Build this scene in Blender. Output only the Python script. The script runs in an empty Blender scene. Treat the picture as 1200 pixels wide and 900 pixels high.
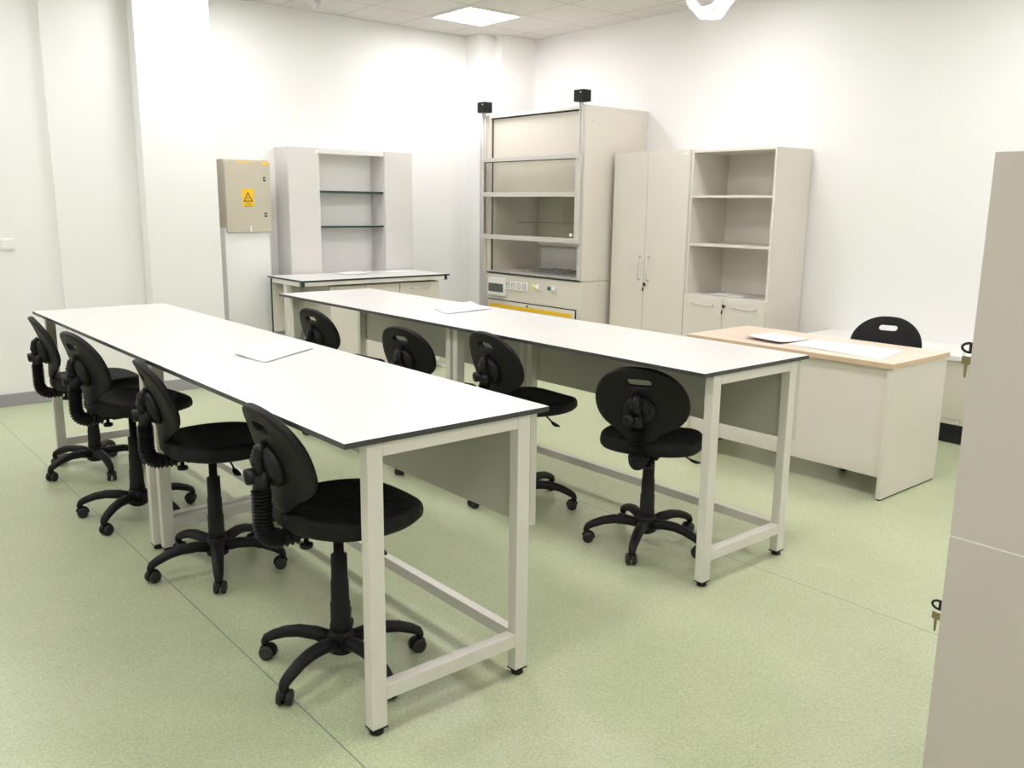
import bpy, bmesh, math, random
from mathutils import Vector, Matrix
random.seed(7)
PI = math.pi
sc = bpy.context.scene
COL = sc.collection

# ------------------------------------------------------------------ materials
def new_mat(name):
    m = bpy.data.materials.new(name); m.use_nodes = True
    nt = m.node_tree
    return m, nt, nt.nodes['Principled BSDF']

def plain(name, col, rough=.5, metal=0., bump=0., bscale=200., var=0., vscale=3., spec=.5):
    m, nt, b = new_mat(name)
    b.inputs['Base Color'].default_value = (*col, 1)
    b.inputs['Roughness'].default_value = rough
    b.inputs['Metallic'].default_value = metal
    b.inputs['Specular IOR Level'].default_value = spec
    tc = nt.nodes.new('ShaderNodeTexCoord')
    if var:
        n = nt.nodes.new('ShaderNodeTexNoise'); n.inputs['Scale'].default_value = vscale
        n.inputs['Detail'].default_value = 4
        r = nt.nodes.new('ShaderNodeMapRange')
        r.inputs['From Min'].default_value = .3; r.inputs['From Max'].default_value = .7
        r.inputs['To Min'].default_value = 1 - var; r.inputs['To Max'].default_value = 1 + var
        mx = nt.nodes.new('ShaderNodeVectorMath'); mx.operation = 'SCALE'
        mx.inputs[0].default_value = col
        nt.links.new(tc.outputs['Object'], n.inputs['Vector'])
        nt.links.new(n.outputs['Fac'], r.inputs['Value'])
        nt.links.new(r.outputs[0], mx.inputs['Scale'])
        nt.links.new(mx.outputs[0], b.inputs['Base Color'])
    if bump:
        n = nt.nodes.new('ShaderNodeTexNoise'); n.inputs['Scale'].default_value = bscale
        bp = nt.nodes.new('ShaderNodeBump'); bp.inputs['Strength'].default_value = bump
        bp.inputs['Distance'].default_value = .002
        nt.links.new(tc.outputs['Object'], n.inputs['Vector'])
        nt.links.new(n.outputs['Fac'], bp.inputs['Height'])
        nt.links.new(bp.outputs[0], b.inputs['Normal'])
    return m

M = {}
M['wall'] = plain('white_wall_paint', (.84, .84, .835), .7, bump=.05, bscale=90)
M['skirt'] = plain('grey_skirting', (.33, .33, .35), .45)
M['laminate'] = plain('light_beige_laminate', (.70, .665, .61), .42, var=.015, vscale=5)
M['laminate_grey'] = plain('light_grey_laminate', (.68, .665, .65), .42, var=.012, vscale=5)
M['metal_paint'] = plain('ivory_powder_coat', (.69, .665, .615), .4, bump=.04, bscale=400)
M['panel_shaded'] = plain('shade_darkened_laminate', (.53, .52, .45), .5)  # laminate with the under-table shade put into its colour
M['hpl'] = plain('white_worktop_laminate', (.71, .705, .69), .3, var=.01, vscale=4)
M['edge'] = plain('dark_core_edge', (.045, .048, .048), .4)
M['edge_green'] = plain('dark_green_edge', (.015, .045, .038), .4)
M['plastic'] = plain('black_plastic', (.010, .010, .0105), .52, bump=.15, bscale=500, spec=.22)
M['plastic_smooth'] = plain('black_smooth_plastic', (.010, .010, .0105), .4, spec=.28)
M['rubber'] = plain('dark_rubber_wheel', (.012, .012, .012), .55)
M['alu'] = plain('brushed_aluminium', (.60, .58, .55), .42, metal=.15)
M['chrome'] = plain('satin_chrome', (.72, .71, .69), .3, metal=.7)
M['hood_paint'] = plain('hood_beige_paint', (.70, .655, .59), .42, var=.012, vscale=4)
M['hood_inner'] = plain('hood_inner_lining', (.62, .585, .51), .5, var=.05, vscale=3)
M['stone'] = plain('speckled_grey_worktop', (.52, .49, .46), .35, var=.25, vscale=40)
M['yellow'] = plain('safety_yellow', (.86, .52, .01), .45)
M['orange_tape'] = plain('orange_tape', (.88, .55, .08), .5)
M['sticker'] = plain('white_sticker', (.9, .9, .9), .5)
M['box_paint'] = plain('electrical_box_beige', (.52, .485, .385), .42, var=.015, vscale=6)
M['white_plastic'] = plain('white_plastic', (.86, .855, .845), .35)
M['grey_plastic'] = plain('grey_plastic', (.30, .31, .30), .4)
M['dark'] = plain('dark_slot', (.015, .015, .015), .6)
M['smoke_window'] = plain('smoked_window', (.10, .11, .10), .12)
M['valve_yellow'] = plain('pale_yellow_plastic', (.82, .80, .25), .4)
M['valve_green'] = plain('dark_teal_plastic', (.02, .16, .16), .35)
M['paint_white'] = plain('white_frame_paint', (.80, .79, .77), .4)
M['brass'] = plain('aged_key_brass', (.30, .26, .15), .38, metal=.85)
M['near_grey'] = plain('warm_grey_cabinet', (.56, .52, .485), .45, var=.012, vscale=5)
M['console'] = plain('beige_console_paint', (.66, .63, .54), .5)

def seat_mat():
    m, nt, b = new_mat('black_textured_polyurethane')
    b.inputs['Base Color'].default_value = (.010, .010, .0105, 1)
    b.inputs['Roughness'].default_value = .62
    b.inputs['Specular IOR Level'].default_value = .2
    tc = nt.nodes.new('ShaderNodeTexCoord')
    v = nt.nodes.new('ShaderNodeTexVoronoi'); v.inputs['Scale'].default_value = 28
    n = nt.nodes.new('ShaderNodeTexNoise'); n.inputs['Scale'].default_value = 350
    a = nt.nodes.new('ShaderNodeMath'); a.operation = 'MULTIPLY_ADD'; a.inputs[1].default_value = .3
    bp = nt.nodes.new('ShaderNodeBump'); bp.inputs['Strength'].default_value = .5; bp.inputs['Distance'].default_value = .006
    for q in (v, n): nt.links.new(tc.outputs['Object'], q.inputs['Vector'])
    nt.links.new(n.outputs['Fac'], a.inputs[0]); nt.links.new(v.outputs['Distance'], a.inputs[2])
    nt.links.new(a.outputs[0], bp.inputs['Height']); nt.links.new(bp.outputs[0], b.inputs['Normal'])
    return m
M['seat'] = seat_mat()

def wood_mat():
    m, nt, b = new_mat('pale_maple_laminate')
    b.inputs['Roughness'].default_value = .38
    tc = nt.nodes.new('ShaderNodeTexCoord')
    mp = nt.nodes.new('ShaderNodeMapping'); mp.inputs['Scale'].default_value = (14, 1.2, 14)
    n = nt.nodes.new('ShaderNodeTexNoise'); n.inputs['Scale'].default_value = 3; n.inputs['Detail'].default_value = 6
    cr = nt.nodes.new('ShaderNodeValToRGB')
    cr.color_ramp.elements[0].position = .3; cr.color_ramp.elements[0].color = (.78, .63, .51, 1)
    cr.color_ramp.elements[1].position = .7; cr.color_ramp.elements[1].color = (.84, .71, .60, 1)
    nt.links.new(tc.outputs['Object'], mp.inputs['Vector']); nt.links.new(mp.outputs[0], n.inputs['Vector'])
    nt.links.new(n.outputs['Fac'], cr.inputs[0]); nt.links.new(cr.outputs[0], b.inputs['Base Color'])
    return m
M['wood'] = wood_mat()
M['wood_edge'] = plain('maple_edge_band', (.64, .47, .32), .42, var=.06, vscale=12)

def floor_mat():
    m, nt, b = new_mat('green_speckled_vinyl')
    b.inputs['Specular IOR Level'].default_value = .55
    tc = nt.nodes.new('ShaderNodeTexCoord')
    big = nt.nodes.new('ShaderNodeTexNoise'); big.inputs['Scale'].default_value = 5; big.inputs['Detail'].default_value = 5
    sp = nt.nodes.new('ShaderNodeTexNoise'); sp.inputs['Scale'].default_value = 130; sp.inputs['Detail'].default_value = 3
    v = nt.nodes.new('ShaderNodeTexNoise'); v.inputs['Scale'].default_value = 260
    mp = nt.nodes.new('ShaderNodeMapping'); mp.inputs['Location'].default_value = (3.1, 1.7, .37); mp.inputs['Rotation'].default_value = (.3, .2, .5)
    nt.links.new(tc.outputs['Object'], mp.inputs['Vector'])
    for q in (big, sp, v): nt.links.new(mp.outputs[0], q.inputs['Vector'])
    cr = nt.nodes.new('ShaderNodeValToRGB')
    e = cr.color_ramp.elements
    e[0].position = .30; e[0].color = (.405, .455, .275, 1)
    e[1].position = .70; e[1].color = (.56, .605, .41, 1)
    nt.links.new(sp.outputs['Fac'], cr.inputs[0])
    cr2 = nt.nodes.new('ShaderNodeValToRGB')
    e = cr2.color_ramp.elements
    e[0].position = .35; e[0].color = (.93, .95, .92, 1)
    e[1].position = .65; e[1].color = (1.0, 1.0, 1.0, 1)
    nt.links.new(big.outputs['Fac'], cr2.inputs[0])
    mul = nt.nodes.new('ShaderNodeMix'); mul.data_type = 'RGBA'; mul.blend_type = 'MULTIPLY'; mul.inputs[0].default_value = 1
    nt.links.new(cr.outputs[0], mul.inputs[6]); nt.links.new(cr2.outputs[0], mul.inputs[7])
    # dark flecks
    fl = nt.nodes.new('ShaderNodeMapRange'); fl.inputs['From Min'].default_value = .30; fl.inputs['From Max'].default_value = .40
    fl.inputs['To Min'].default_value = .78; fl.inputs['To Max'].default_value = 1
    nt.links.new(v.outputs['Fac'], fl.inputs['Value'])
    m2 = nt.nodes.new('ShaderNodeVectorMath'); m2.operation = 'SCALE'
    nt.links.new(mul.outputs[2], m2.inputs[0]); nt.links.new(fl.outputs[0], m2.inputs['Scale'])
    # weld seams between the two metre wide sheets
    sx = nt.nodes.new('ShaderNodeSeparateXYZ'); nt.links.new(tc.outputs['Object'], sx.inputs[0])
    a = nt.nodes.new('ShaderNodeMath'); a.operation = 'ADD'; a.inputs[1].default_value = -1.08 + 20.15 + 1.0075
    nt.links.new(sx.outputs['X'], a.inputs[0])
    mo = nt.nodes.new('ShaderNodeMath'); mo.operation = 'MODULO'; mo.inputs[1].default_value = 2.015
    nt.links.new(a.outputs[0], mo.inputs[0])
    s_ = nt.nodes.new('ShaderNodeMath'); s_.operation = 'SUBTRACT'; s_.inputs[1].default_value = 1.0075
    nt.links.new(mo.outputs[0], s_.inputs[0])
    ab = nt.nodes.new('ShaderNodeMath'); ab.operation = 'ABSOLUTE'; nt.links.new(s_.outputs[0], ab.inputs[0])
    lt = nt.nodes.new('ShaderNodeMapRange'); lt.inputs['From Min'].default_value = .0012; lt.inputs['From Max'].default_value = .0032
    lt.inputs['To Min'].default_value = 1; lt.inputs['To Max'].default_value = 0
    nt.links.new(ab.outputs[0], lt.inputs['Value'])
    mx = nt.nodes.new('ShaderNodeMix'); mx.data_type = 'RGBA'
    nt.links.new(lt.outputs[0], mx.inputs[0]); nt.links.new(m2.outputs[0], mx.inputs[6]); mx.inputs[7].default_value = (.19, .24, .20, 1)
    nt.links.new(mx.outputs[2], b.inputs['Base Color'])
    rr = nt.nodes.new('ShaderNodeMapRange'); rr.inputs['To Min'].default_value = .29; rr.inputs['To Max'].default_value = .37
    nt.links.new(big.outputs['Fac'], rr.inputs['Value']); nt.links.new(rr.outputs[0], b.inputs['Roughness'])
    bp = nt.nodes.new('ShaderNodeBump'); bp.inputs['Strength'].default_value = .04; bp.inputs['Distance'].default_value = .002
    nt.links.new(sp.outputs['Fac'], bp.inputs['Height']); nt.links.new(bp.outputs[0], b.inputs['Normal'])
    return m
M['floor'] = floor_mat()

def ceiling_mat():
    m, nt, b = new_mat('mineral_ceiling_tiles')
    b.inputs['Roughness'].default_value = .85
    tc = nt.nodes.new('ShaderNodeTexCoord')
    sx = nt.nodes.new('ShaderNodeSeparateXYZ'); nt.links.new(tc.outputs['Object'], sx.inputs[0])
    outs = []
    for ax, off in (('X', 4.85), ('Y', 6.97)):
        a = nt.nodes.new('ShaderNodeMath'); a.operation = 'ADD'; a.inputs[1].default_value = -off + 30.3
        nt.links.new(sx.outputs[ax], a.inputs[0])
        mo = nt.nodes.new('ShaderNodeMath'); mo.operation = 'MODULO'; mo.inputs[1].default_value = .6
        nt.links.new(a.outputs[0], mo.inputs[0])
        s_ = nt.nodes.new('ShaderNodeMath'); s_.operation = 'SUBTRACT'; s_.inputs[1].default_value = .3
        nt.links.new(mo.outputs[0], s_.inputs[0])
        ab = nt.nodes.new('ShaderNodeMath'); ab.operation = 'ABSOLUTE'; nt.links.new(s_.outputs[0], ab.inputs[0])
        outs.append(ab)
    mn = nt.nodes.new('ShaderNodeMath'); mn.operation = 'MINIMUM'
    nt.links.new(outs[0].outputs[0], mn.inputs[0]); nt.links.new(outs[1].outputs[0], mn.inputs[1])
    mr = nt.nodes.new('ShaderNodeMapRange'); mr.inputs['From Min'].default_value = .008; mr.inputs['From Max'].default_value = .014
    nt.links.new(mn.outputs[0], mr.inputs['Value'])
    n = nt.nodes.new('ShaderNodeTexNoise'); n.inputs['Scale'].default_value = 60; n.inputs['Detail'].default_value = 5
    nt.links.new(tc.outputs['Object'], n.inputs['Vector'])
    cr = nt.nodes.new('ShaderNodeValToRGB')
    cr.color_ramp.elements[0].position = .3; cr.color_ramp.elements[0].color = (.62, .60, .57, 1)
    cr.color_ramp.elements[1].position = .7; cr.color_ramp.elements[1].color = (.67, .65, .62, 1)
    nt.links.new(n.outputs['Fac'], cr.inputs[0])
    mx = nt.nodes.new('ShaderNodeMix'); mx.data_type = 'RGBA'
    nt.links.new(mr.outputs[0], mx.inputs[0]); mx.inputs[6].default_value = (.52, .50, .48, 1)
    nt.links.new(cr.outputs[0], mx.inputs[7]); nt.links.new(mx.outputs[2], b.inputs['Base Color'])
    return m
M['ceiling'] = ceiling_mat()

def emit_mat(name, col, s):
    m = bpy.data.materials.new(name); m.use_nodes = True
    nt = m.node_tree; nt.nodes.clear()
    e = nt.nodes.new('ShaderNodeEmission'); e.inputs[0].default_value = (*col, 1); e.inputs[1].default_value = s
    o = nt.nodes.new('ShaderNodeOutputMaterial'); nt.links.new(e.outputs[0], o.inputs[0])
    return m
LAMP = 14.0
M['lamp'] = emit_mat('lamp_diffuser', (1.0, .965, .972), LAMP)

def glass_mat(name, tint, refl=.05):
    m = bpy.data.materials.new(name); m.use_nodes = True
    nt = m.node_tree; nt.nodes.clear()
    t = nt.nodes.new('ShaderNodeBsdfTransparent'); t.inputs[0].default_value = (*tint, 1)
    g = nt.nodes.new('ShaderNodeBsdfGlossy'); g.inputs['Roughness'].default_value = .03
    mx = nt.nodes.new('ShaderNodeMixShader'); mx.inputs[0].default_value = refl
    nt.links.new(t.outputs[0], mx.inputs[1]); nt.links.new(g.outputs[0], mx.inputs[2])
    o = nt.nodes.new('ShaderNodeOutputMaterial'); nt.links.new(mx.outputs[0], o.inputs[0])
    return m
M['glass'] = glass_mat('tinted_sash_glass', (.95, .955, .93))

def film_mat():
    m = bpy.data.materials.new('milky_plastic_film'); m.use_nodes = True
    nt = m.node_tree; nt.nodes.clear()
    d = nt.nodes.new('ShaderNodeBsdfDiffuse'); d.inputs[0].default_value = (.4, .4, .4, 1)
    t = nt.nodes.new('ShaderNodeBsdfTranslucent'); t.inputs[0].default_value = (.2, .2, .2, 1)
    g = nt.nodes.new('ShaderNodeBsdfGlossy'); g.inputs['Roughness'].default_value = .2
    a = nt.nodes.new('ShaderNodeMixShader'); a.inputs[0].default_value = .35
    b = nt.nodes.new('ShaderNodeMixShader'); b.inputs[0].default_value = .1
    tr = nt.nodes.new('ShaderNodeBsdfTransparent')
    c = nt.nodes.new('ShaderNodeMixShader'); c.inputs[0].default_value = .45
    nt.links.new(d.outputs[0], a.inputs[1]); nt.links.new(t.outputs[0], a.inputs[2])
    nt.links.new(a.outputs[0], b.inputs[1]); nt.links.new(g.outputs[0], b.inputs[2])
    nt.links.new(b.outputs[0], c.inputs[1]); nt.links.new(tr.outputs[0], c.inputs[2])
    o = nt.nodes.new('ShaderNodeOutputMaterial'); nt.links.new(c.outputs[0], o.inputs[0])
    return m
M['film'] = film_mat()

def paper_mat():
    m, nt, b = new_mat('printed_paper')
    b.inputs['Roughness'].default_value = .6
    tc = nt.nodes.new('ShaderNodeTexCoord')
    mp = nt.nodes.new('ShaderNodeMapping'); mp.inputs['Scale'].default_value = (7, 26, 1)
    n = nt.nodes.new('ShaderNodeTexNoise'); n.inputs['Scale'].default_value = 2.2; n.inputs['Detail'].default_value = 2
    cr = nt.nodes.new('ShaderNodeValToRGB')
    cr.color_ramp.elements[0].position = .60; cr.color_ramp.elements[0].color = (.90, .90, .90, 1)
    cr.color_ramp.elements[1].position = .72; cr.color_ramp.elements[1].color = (.76, .76, .78, 1)
    nt.links.new(tc.outputs['Object'], mp.inputs['Vector']); nt.links.new(mp.outputs[0], n.inputs['Vector'])
    nt.links.new(n.outputs['Fac'], cr.inputs[0]); nt.links.new(cr.outputs[0], b.inputs['Base Color'])
    return m
M['paper'] = paper_mat()
M['paper_blank'] = plain('blank_white_paper', (.90, .90, .89), .6)

# ------------------------------------------------------------------ mesh helpers
class MB:
    """collects shapes and links them as ONE mesh object"""
    def __init__(self): self.bm = bmesh.new()
    def box(self, x0, x1, y0, y1, z0, z1, bev=0., mi=0, top=None):
        b = self.bm
        v = [b.verts.new(p) for p in ((x0,y0,z0),(x1,y0,z0),(x1,y1,z0),(x0,y1,z0),(x0,y0,z1),(x1,y0,z1),(x1,y1,z1),(x0,y1,z1))]
        fs = [b.faces.new([v[i] for i in q]) for q in ((3,2,1,0),(4,5,6,7),(0,1,5,4),(1,2,6,5),(2,3,7,6),(3,0,4,7))]
        for f in fs: f.material_index = mi
        if top is not None: fs[1].material_index = top
        if bev:
            es = list({e for f in fs for e in f.edges})
            r = bmesh.ops.bevel(b, geom=es, offset=bev, segments=2, profile=.5, affect='EDGES', clamp_overlap=True)
        return self
    def ring_loft(self, rings, closed=True, caps=True, smooth=True, mi=0):
        """rings: list of lists of points"""
        b = self.bm
        R = [[b.verts.new(p) for p in r] for r in rings]
        n = len(R[0])
        for a, c in zip(R[:-1], R[1:]):
            for i in range(n if closed else n - 1):
                j = (i + 1) % n
                f = b.faces.new((a[i], a[j], c[j], c[i])); f.smooth = smooth; f.material_index = mi
        if caps and closed:
            f = b.faces.new(R[0][::-1]); f.material_index = mi
            f = b.faces.new(R[-1]); f.material_index = mi
        return self
    def lathe(self, prof, seg=24, org=(0,0,0), axis=(0,0,1), smooth=True, mi=0):
        """prof: (radius, height) along axis"""
        ax = Vector(axis).normalized(); u = ax.orthogonal().normalized(); w = ax.cross(u); o = Vector(org)
        rings = [[o + ax*h + (u*math.cos(2*PI*i/seg) + w*math.sin(2*PI*i/seg))*r for i in range(seg)] for r, h in prof]
        return self.ring_loft(rings, smooth=smooth, mi=mi)
    def tube(self, pts, rad, seg=12, smooth=True, mi=0, flat=None):
        """sweep a circle (or ellipse flat=(a,b)) along pts; rad a number or list"""
        pts = [Vector(p) for p in pts]; n = len(pts)
        rad = rad if isinstance(rad, (list, tuple)) else [rad]*n
        rings = []; up = None
        for i, p in enumerate(pts):
            t = (pts[min(i+1, n-1)] - pts[max(i-1, 0)]).normalized()
            if up is None:
                up = Vector((0, 0, 1)) if abs(t.z) < .9 else Vector((0, 1, 0))
            s = t.cross(up).normalized(); up = s.cross(t).normalized()
            a, b_ = (1, 1) if flat is None else flat
            rings.append([p + (s*math.cos(2*PI*k/seg)*a + up*math.sin(2*PI*k/seg)*b_)*rad[i] for k in range(seg)])
        return self.ring_loft(rings, smooth=smooth, mi=mi)
    def prism(self, pts, d, mi=0):
        """polygon pts extruded by vector d"""
        b = self.bm; d = Vector(d)
        a = [b.verts.new(p) for p in pts]; c = [b.verts.new(Vector(p) + d) for p in pts]
        n = len(a)
        fs = [b.faces.new(a[::-1]), b.faces.new(c)]
        for i in range(n):
            j = (i+1) % n; fs.append(b.faces.new((a[i], a[j], c[j], c[i])))
        for f in fs: f.material_index = mi
        return self
    def build(self, name, mats, parent=None, loc=(0,0,0)):
        bmesh.ops.recalc_face_normals(self.bm, faces=self.bm.faces)
        me = bpy.data.meshes.new(name); self.bm.to_mesh(me); self.bm.free()
        for m in (mats if isinstance(mats, (list, tuple)) else [mats]): me.materials.append(M[m])
        o = bpy.data.objects.new(name, me); COL.objects.link(o)
        o.location = loc
        if parent: o.parent = parent
        return o

def tag(o, label=None, cat=None, group=None, kind=None):
    if label: o['label'] = label
    if cat: o['category'] = cat
    if group: o['group'] = group
    if kind: o['kind'] = kind
    return o

def thing(name, label, cat, loc=(0,0,0), rz=0, group=None):
    o = bpy.data.objects.new(name, None); COL.objects.link(o)
    o.empty_display_size = .1
    o.location = loc; o.rotation_euler = (0, 0, rz)
    return tag(o, label, cat, group)

def struct(name, mb, m):
    return tag(mb.build(name, m), kind='structure')

def copy_tree(o, parent=None):
    c = o.copy(); COL.objects.link(c)
    if parent: c.parent = parent
    for ch in list(o.children): copy_tree(ch, c)
    return c

# ------------------------------------------------------------------ room
XR, YB, HC = 6.354, 7.564, 3.203
XL, YF = -1.8, -1.8
struct('floor', MB().box(XL-.2, XR+.2, YF-.2, YB+.2, -.1, 0), 'floor')
struct('ceiling', MB().box(XL-.2, XR+.2, YF-.2, YB+.2, HC, HC+.1), 'ceiling')
wb = MB()
wb.prism([(XL, 7.29, 0), (1.665, 7.29, 0), (1.665, 7.25, 0), (2.267, 7.25, 0), (2.267, 7.10, 0), (2.839, 7.10, 0),
          (2.839, YB, 0), (5.709, YB, 0), (5.709, 7.325, 0), (5.90, 7.325, 0), (5.90, 7.22, 0), (XR, 7.22, 0), (XR, YB+.2, 0), (XL, YB+.2, 0)], (0, 0, HC))
struct('wall_back', wb, 'wall')
struct('wall_right', MB().box(XR, XR+.2, YF-.2, YB+.2, 0, HC), 'wall')
struct('wall_left', MB().box(XL-.2, XL, YF-.2, 7.29, 0, HC), 'wall')
struct('wall_front', MB().box(XL, XR, YF-.2, YF, 0, HC), 'wall')
sk = MB()
for x0, x1, y in ((XL, 1.665, 7.29), (1.665, 2.267, 7.25), (2.267, 2.839, 7.10)):
    sk.box(x0, x1, y-.012, y-.0005, 0, .095, .003)
sk.box(3.41, 5.709, YB-.012, YB-.0005, 0, .095, .003)
struct('baseboard_back', sk, 'skirt')
struct('baseboard_right', MB().box(XR-.012, XR-.0005, YF, 7.22, 0, .095, .003), 'skirt')

# ------------------------------------------------------------------ ceiling lights
def ceiling_light(x, y, label):
    t = thing('ceiling_light', label, 'ceiling light', (x, y, HC), 0, 'recessed square ceiling lights')
    f = MB()
    for a in ((-.3, .3, -.3, -.275), (-.3, .3, .275, .3), (-.3, -.275, -.275, .275), (.275, .3, -.275, .275)):
        f.box(*a, -.018, -.0006)
    f.build('frame', 'white_plastic', t)
    MB().box(-.2745, .2745, -.2745, .2745, -.012, -.0006).build('diffuser', 'lamp', t)
    return t
for x, y, lb in ((5.15, 6.67, 'glowing square ceiling panel near the back corner, above the fume hood'),
                 (5.15, 4.27, 'square ceiling panel with plastic film hanging from it, above the right wall cabinets'),
                 (2.75, 4.27, 'square ceiling panel over the middle of the lab tables, trailing plastic film'),
                 (2.75, 6.67, 'added unseen ceiling panel brightening the back wall, before the grey wall unit'),  # extra panel out of view, added to brighten the left and back walls
                 (5.15, 1.87, 'square ceiling panel over the wood topped desk'),
                 (2.75, 1.87, 'square ceiling panel over the near ends of the lab tables'),
                 (.35, 6.67, 'square ceiling panel by the left part of the back wall'),
                 (.35, 4.27, 'square ceiling panel left of the lab tables'),
                 (.35, 1.87, 'square ceiling panel left of the nearest office chair'),
                 (5.15, -.53, 'square ceiling panel behind the grey stacked cabinets'),
                 (2.75, -.53, 'square ceiling panel right of the viewer'),
                 (.35, -.53, 'square ceiling panel above the viewer')):
    ceiling_light(x, y, lb)

def film(name, label, cx, cy, z0, drop, ang, w, d, seed):
    """milky film drooping between two ceiling edges, crumpled"""
    rnd = random.Random(seed); b = MB(); N = 26
    ph = [rnd.uniform(0, 6.28) for _ in range(6)]
    rings = []
    for j in range(N+1):
        v = j/N*2-1; row = []
        for i in range(N+1):
            u = i/N*2-1
            z = z0 - drop*(1-abs(u)**1.8)*(1-.35*v*v)
            z += .012*math.sin(9*u+ph[0]+3*v) + .010*math.sin(13*v+ph[1]-4*u) + .006*math.sin(21*u+17*v+ph[2])
            x = u*w/2*(1-.12*math.sin(4*v+ph[3])*(1-abs(u)))
            y = v*d/2 + .02*math.sin(7*u+ph[4])
            row.append((x, y, min(z, z0)))
        rings.append(row)
    b.ring_loft(rings, closed=False, caps=False)
    o = b.build(name, 'film', None, (cx, cy, 0)); o.rotation_euler.z = ang
    return tag(o, label, 'plastic film', 'plastic films hanging from the ceiling lights')
film('plastic_film', 'crumpled milky plastic film hanging from the ceiling light above the right wall cabinets', 5.15, 4.03, HC-.02, .40, math.radians(-38), .56, .34, 3)
film('plastic_film', 'tip of plastic film hanging at the top edge, left of the glowing ceiling light', 2.36, 4.44, HC-.02, .64, math.radians(-28), .30, .26, 5)

# ------------------------------------------------------------------ lab tables
def lab_table(x0, x1, y0, y1, label, ptop=.512, h=.90, inset=.074):
    """legs under x0+.08 .. x1-.063, modesty panel outside the right legs"""
    t = thing('lab_table', label, 'lab table', ((x0+x1)/2, (y0+y1)/2, 0), 0, 'white topped lab tables in two rows')
    cx, cy = (x0+x1)/2, (y0+y1)/2
    x0, x1, y0, y1 = x0-cx, x1-cx, y0-cy, y1-cy
    MB().box(x0, x1, y0+.0001, y1-.0001, h-.016, h, 0, mi=0, top=1).build('tabletop', ['edge', 'hpl'], t)
    L0, L1 = x0+inset, x1-.067            # outer faces of the legs
    zt = h-.0165
    for xa in (L0, L1-.05):
        for ya in (y0+.012, y1-.052):
            lg = MB().box(xa, xa+.05, ya, ya+.04, .022, zt, .002).build('leg', 'metal_paint', t)
            g = MB().box(xa-.001, xa+.051, ya-.001, ya+.041, .018, .0225)
            g.lathe([(.019, .0), (.021, .004), (.019, .012), (.008, .0145), (.008, .02)], 18, (xa+.025, ya+.020, 0))
            g.build('levelling_foot', 'plastic_smooth', lg)
    for ya in (y0+.012, y1-.052):
        MB().box(L0+.0502, L1-.0502, ya, ya+.04, zt-.042, zt, .002).build('top_rail', 'metal_paint', t)
        MB().box(L0+.0502, L1-.0502, ya, ya+.04, .105, .150, .002).build('end_rail', 'metal_paint', t)
    MB().box(L1-.042, L1-.008, y0+.0522, y1-.0522, .110, .150, .002).build('stretcher', 'metal_paint', t)
    MB().box(L0+.004, L0+.022, y0+.0522, y1-.0522, zt-.011, zt, .001).box(L1-.030, L1-.008, y0+.0522, y1-.0522, zt-.03, zt, .001).build('side_rail', 'metal_paint', t)
    MB().box(L1+.0005, L1+.028, y0+.012, y1-.012, ptop, zt-.001, .0015).build('modesty_panel', 'panel_shaded', t)
    return t
lab_table(1.093, 1.823, 1.977, 3.795, 'white-topped lab table nearest the viewer, near half of the left row')
lab_table(1.093, 1.823, 3.795, 5.52, 'white-topped lab table of the left row, far half, nearest the white wall', inset=.052)
lab_table(2.664, 3.385, 2.02, 3.755, 'white-topped lab table in front of the wood topped desk, near half of right row', .528)
lab_table(2.664, 3.385, 3.755, 5.675, 'white-topped lab table of the right row, far half, before the back bench', .528)

# ------------------------------------------------------------------ chairs
LEAN = math.radians(17)
def back_pt(u, v, d, B):
    """point on the backrest: u across, v up, d out of the back (towards the rear)"""
    ev = Vector((-math.sin(LEAN), 0, math.cos(LEAN))); n = Vector((-math.cos(LEAN), 0, -math.sin(LEAN)))
    return B + Vector((0, u, 0)) + ev*v + n*d
def smooth_closed(pts, n):
    """Catmull-Rom through closed control points"""
    P = [Vector((*p, 0)) for p in pts]; m = len(P); out = []
    for i in range(m):
        a, b, c, d = P[i-1], P[i], P[(i+1) % m], P[(i+2) % m]
        for k in range(n):
            t = k/n
            out.append(.5*((2*b) + (c-a)*t + (2*a-5*b+4*c-d)*t*t + (3*b-a-3*c+d)*t**3))
    return [(p.x, p.y) for p in out]
half = [(0, .198), (.075, .188), (.142, .150), (.188, .092), (.207, .022), (.197, -.042), (.158, -.083), (.110, -.103), (.082, -.120), (.055, -.140), (0, -.148)]
outline = smooth_closed(half + [(-x, y) for x, y in half[-2:0:-1]], 8)
SC = (0, .125)                                    # the grip slot
def polar(pts, n):
    """resample an outline by angle round the slot"""
    res = []
    ang = [(math.atan2(y-SC[1], x-SC[0]), x, y) for x, y in pts]
    for i in range(n):
        a = -PI + 2*PI*(i+.5)/n; best = None
        for k in range(len(pts)):
            x0, y0 = pts[k]; x1, y1 = pts[(k+1) % len(pts)]
            dx, dy = math.cos(a), math.sin(a)
            ex, ey = x1-x0, y1-y0
            den = dx*ey - dy*ex
            if abs(den) < 1e-12: continue
            s = ((x0-SC[0])*ey - (y0-SC[1])*ex)/den
            q = ((x0-SC[0])*dy - (y0-SC[1])*dx)/den
            if s > 0 and -1e-6 <= q <= 1+1e-6 and (best is None or s > best): best = s
        res.append((SC[0]+best*math.cos(a), SC[1]+best*math.sin(a)))
    return res
NB = 72
slot = [(.036+.018*math.cos(a), .018*math.sin(a)) for a in [PI*(k/12-.5) for k in range(13)]]
slot = [(x, y+SC[1]) for x, y in slot + [(-x, -y) for x, y in slot]]
OUT, INN = polar(outline, NB), polar(slot, NB)

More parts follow.
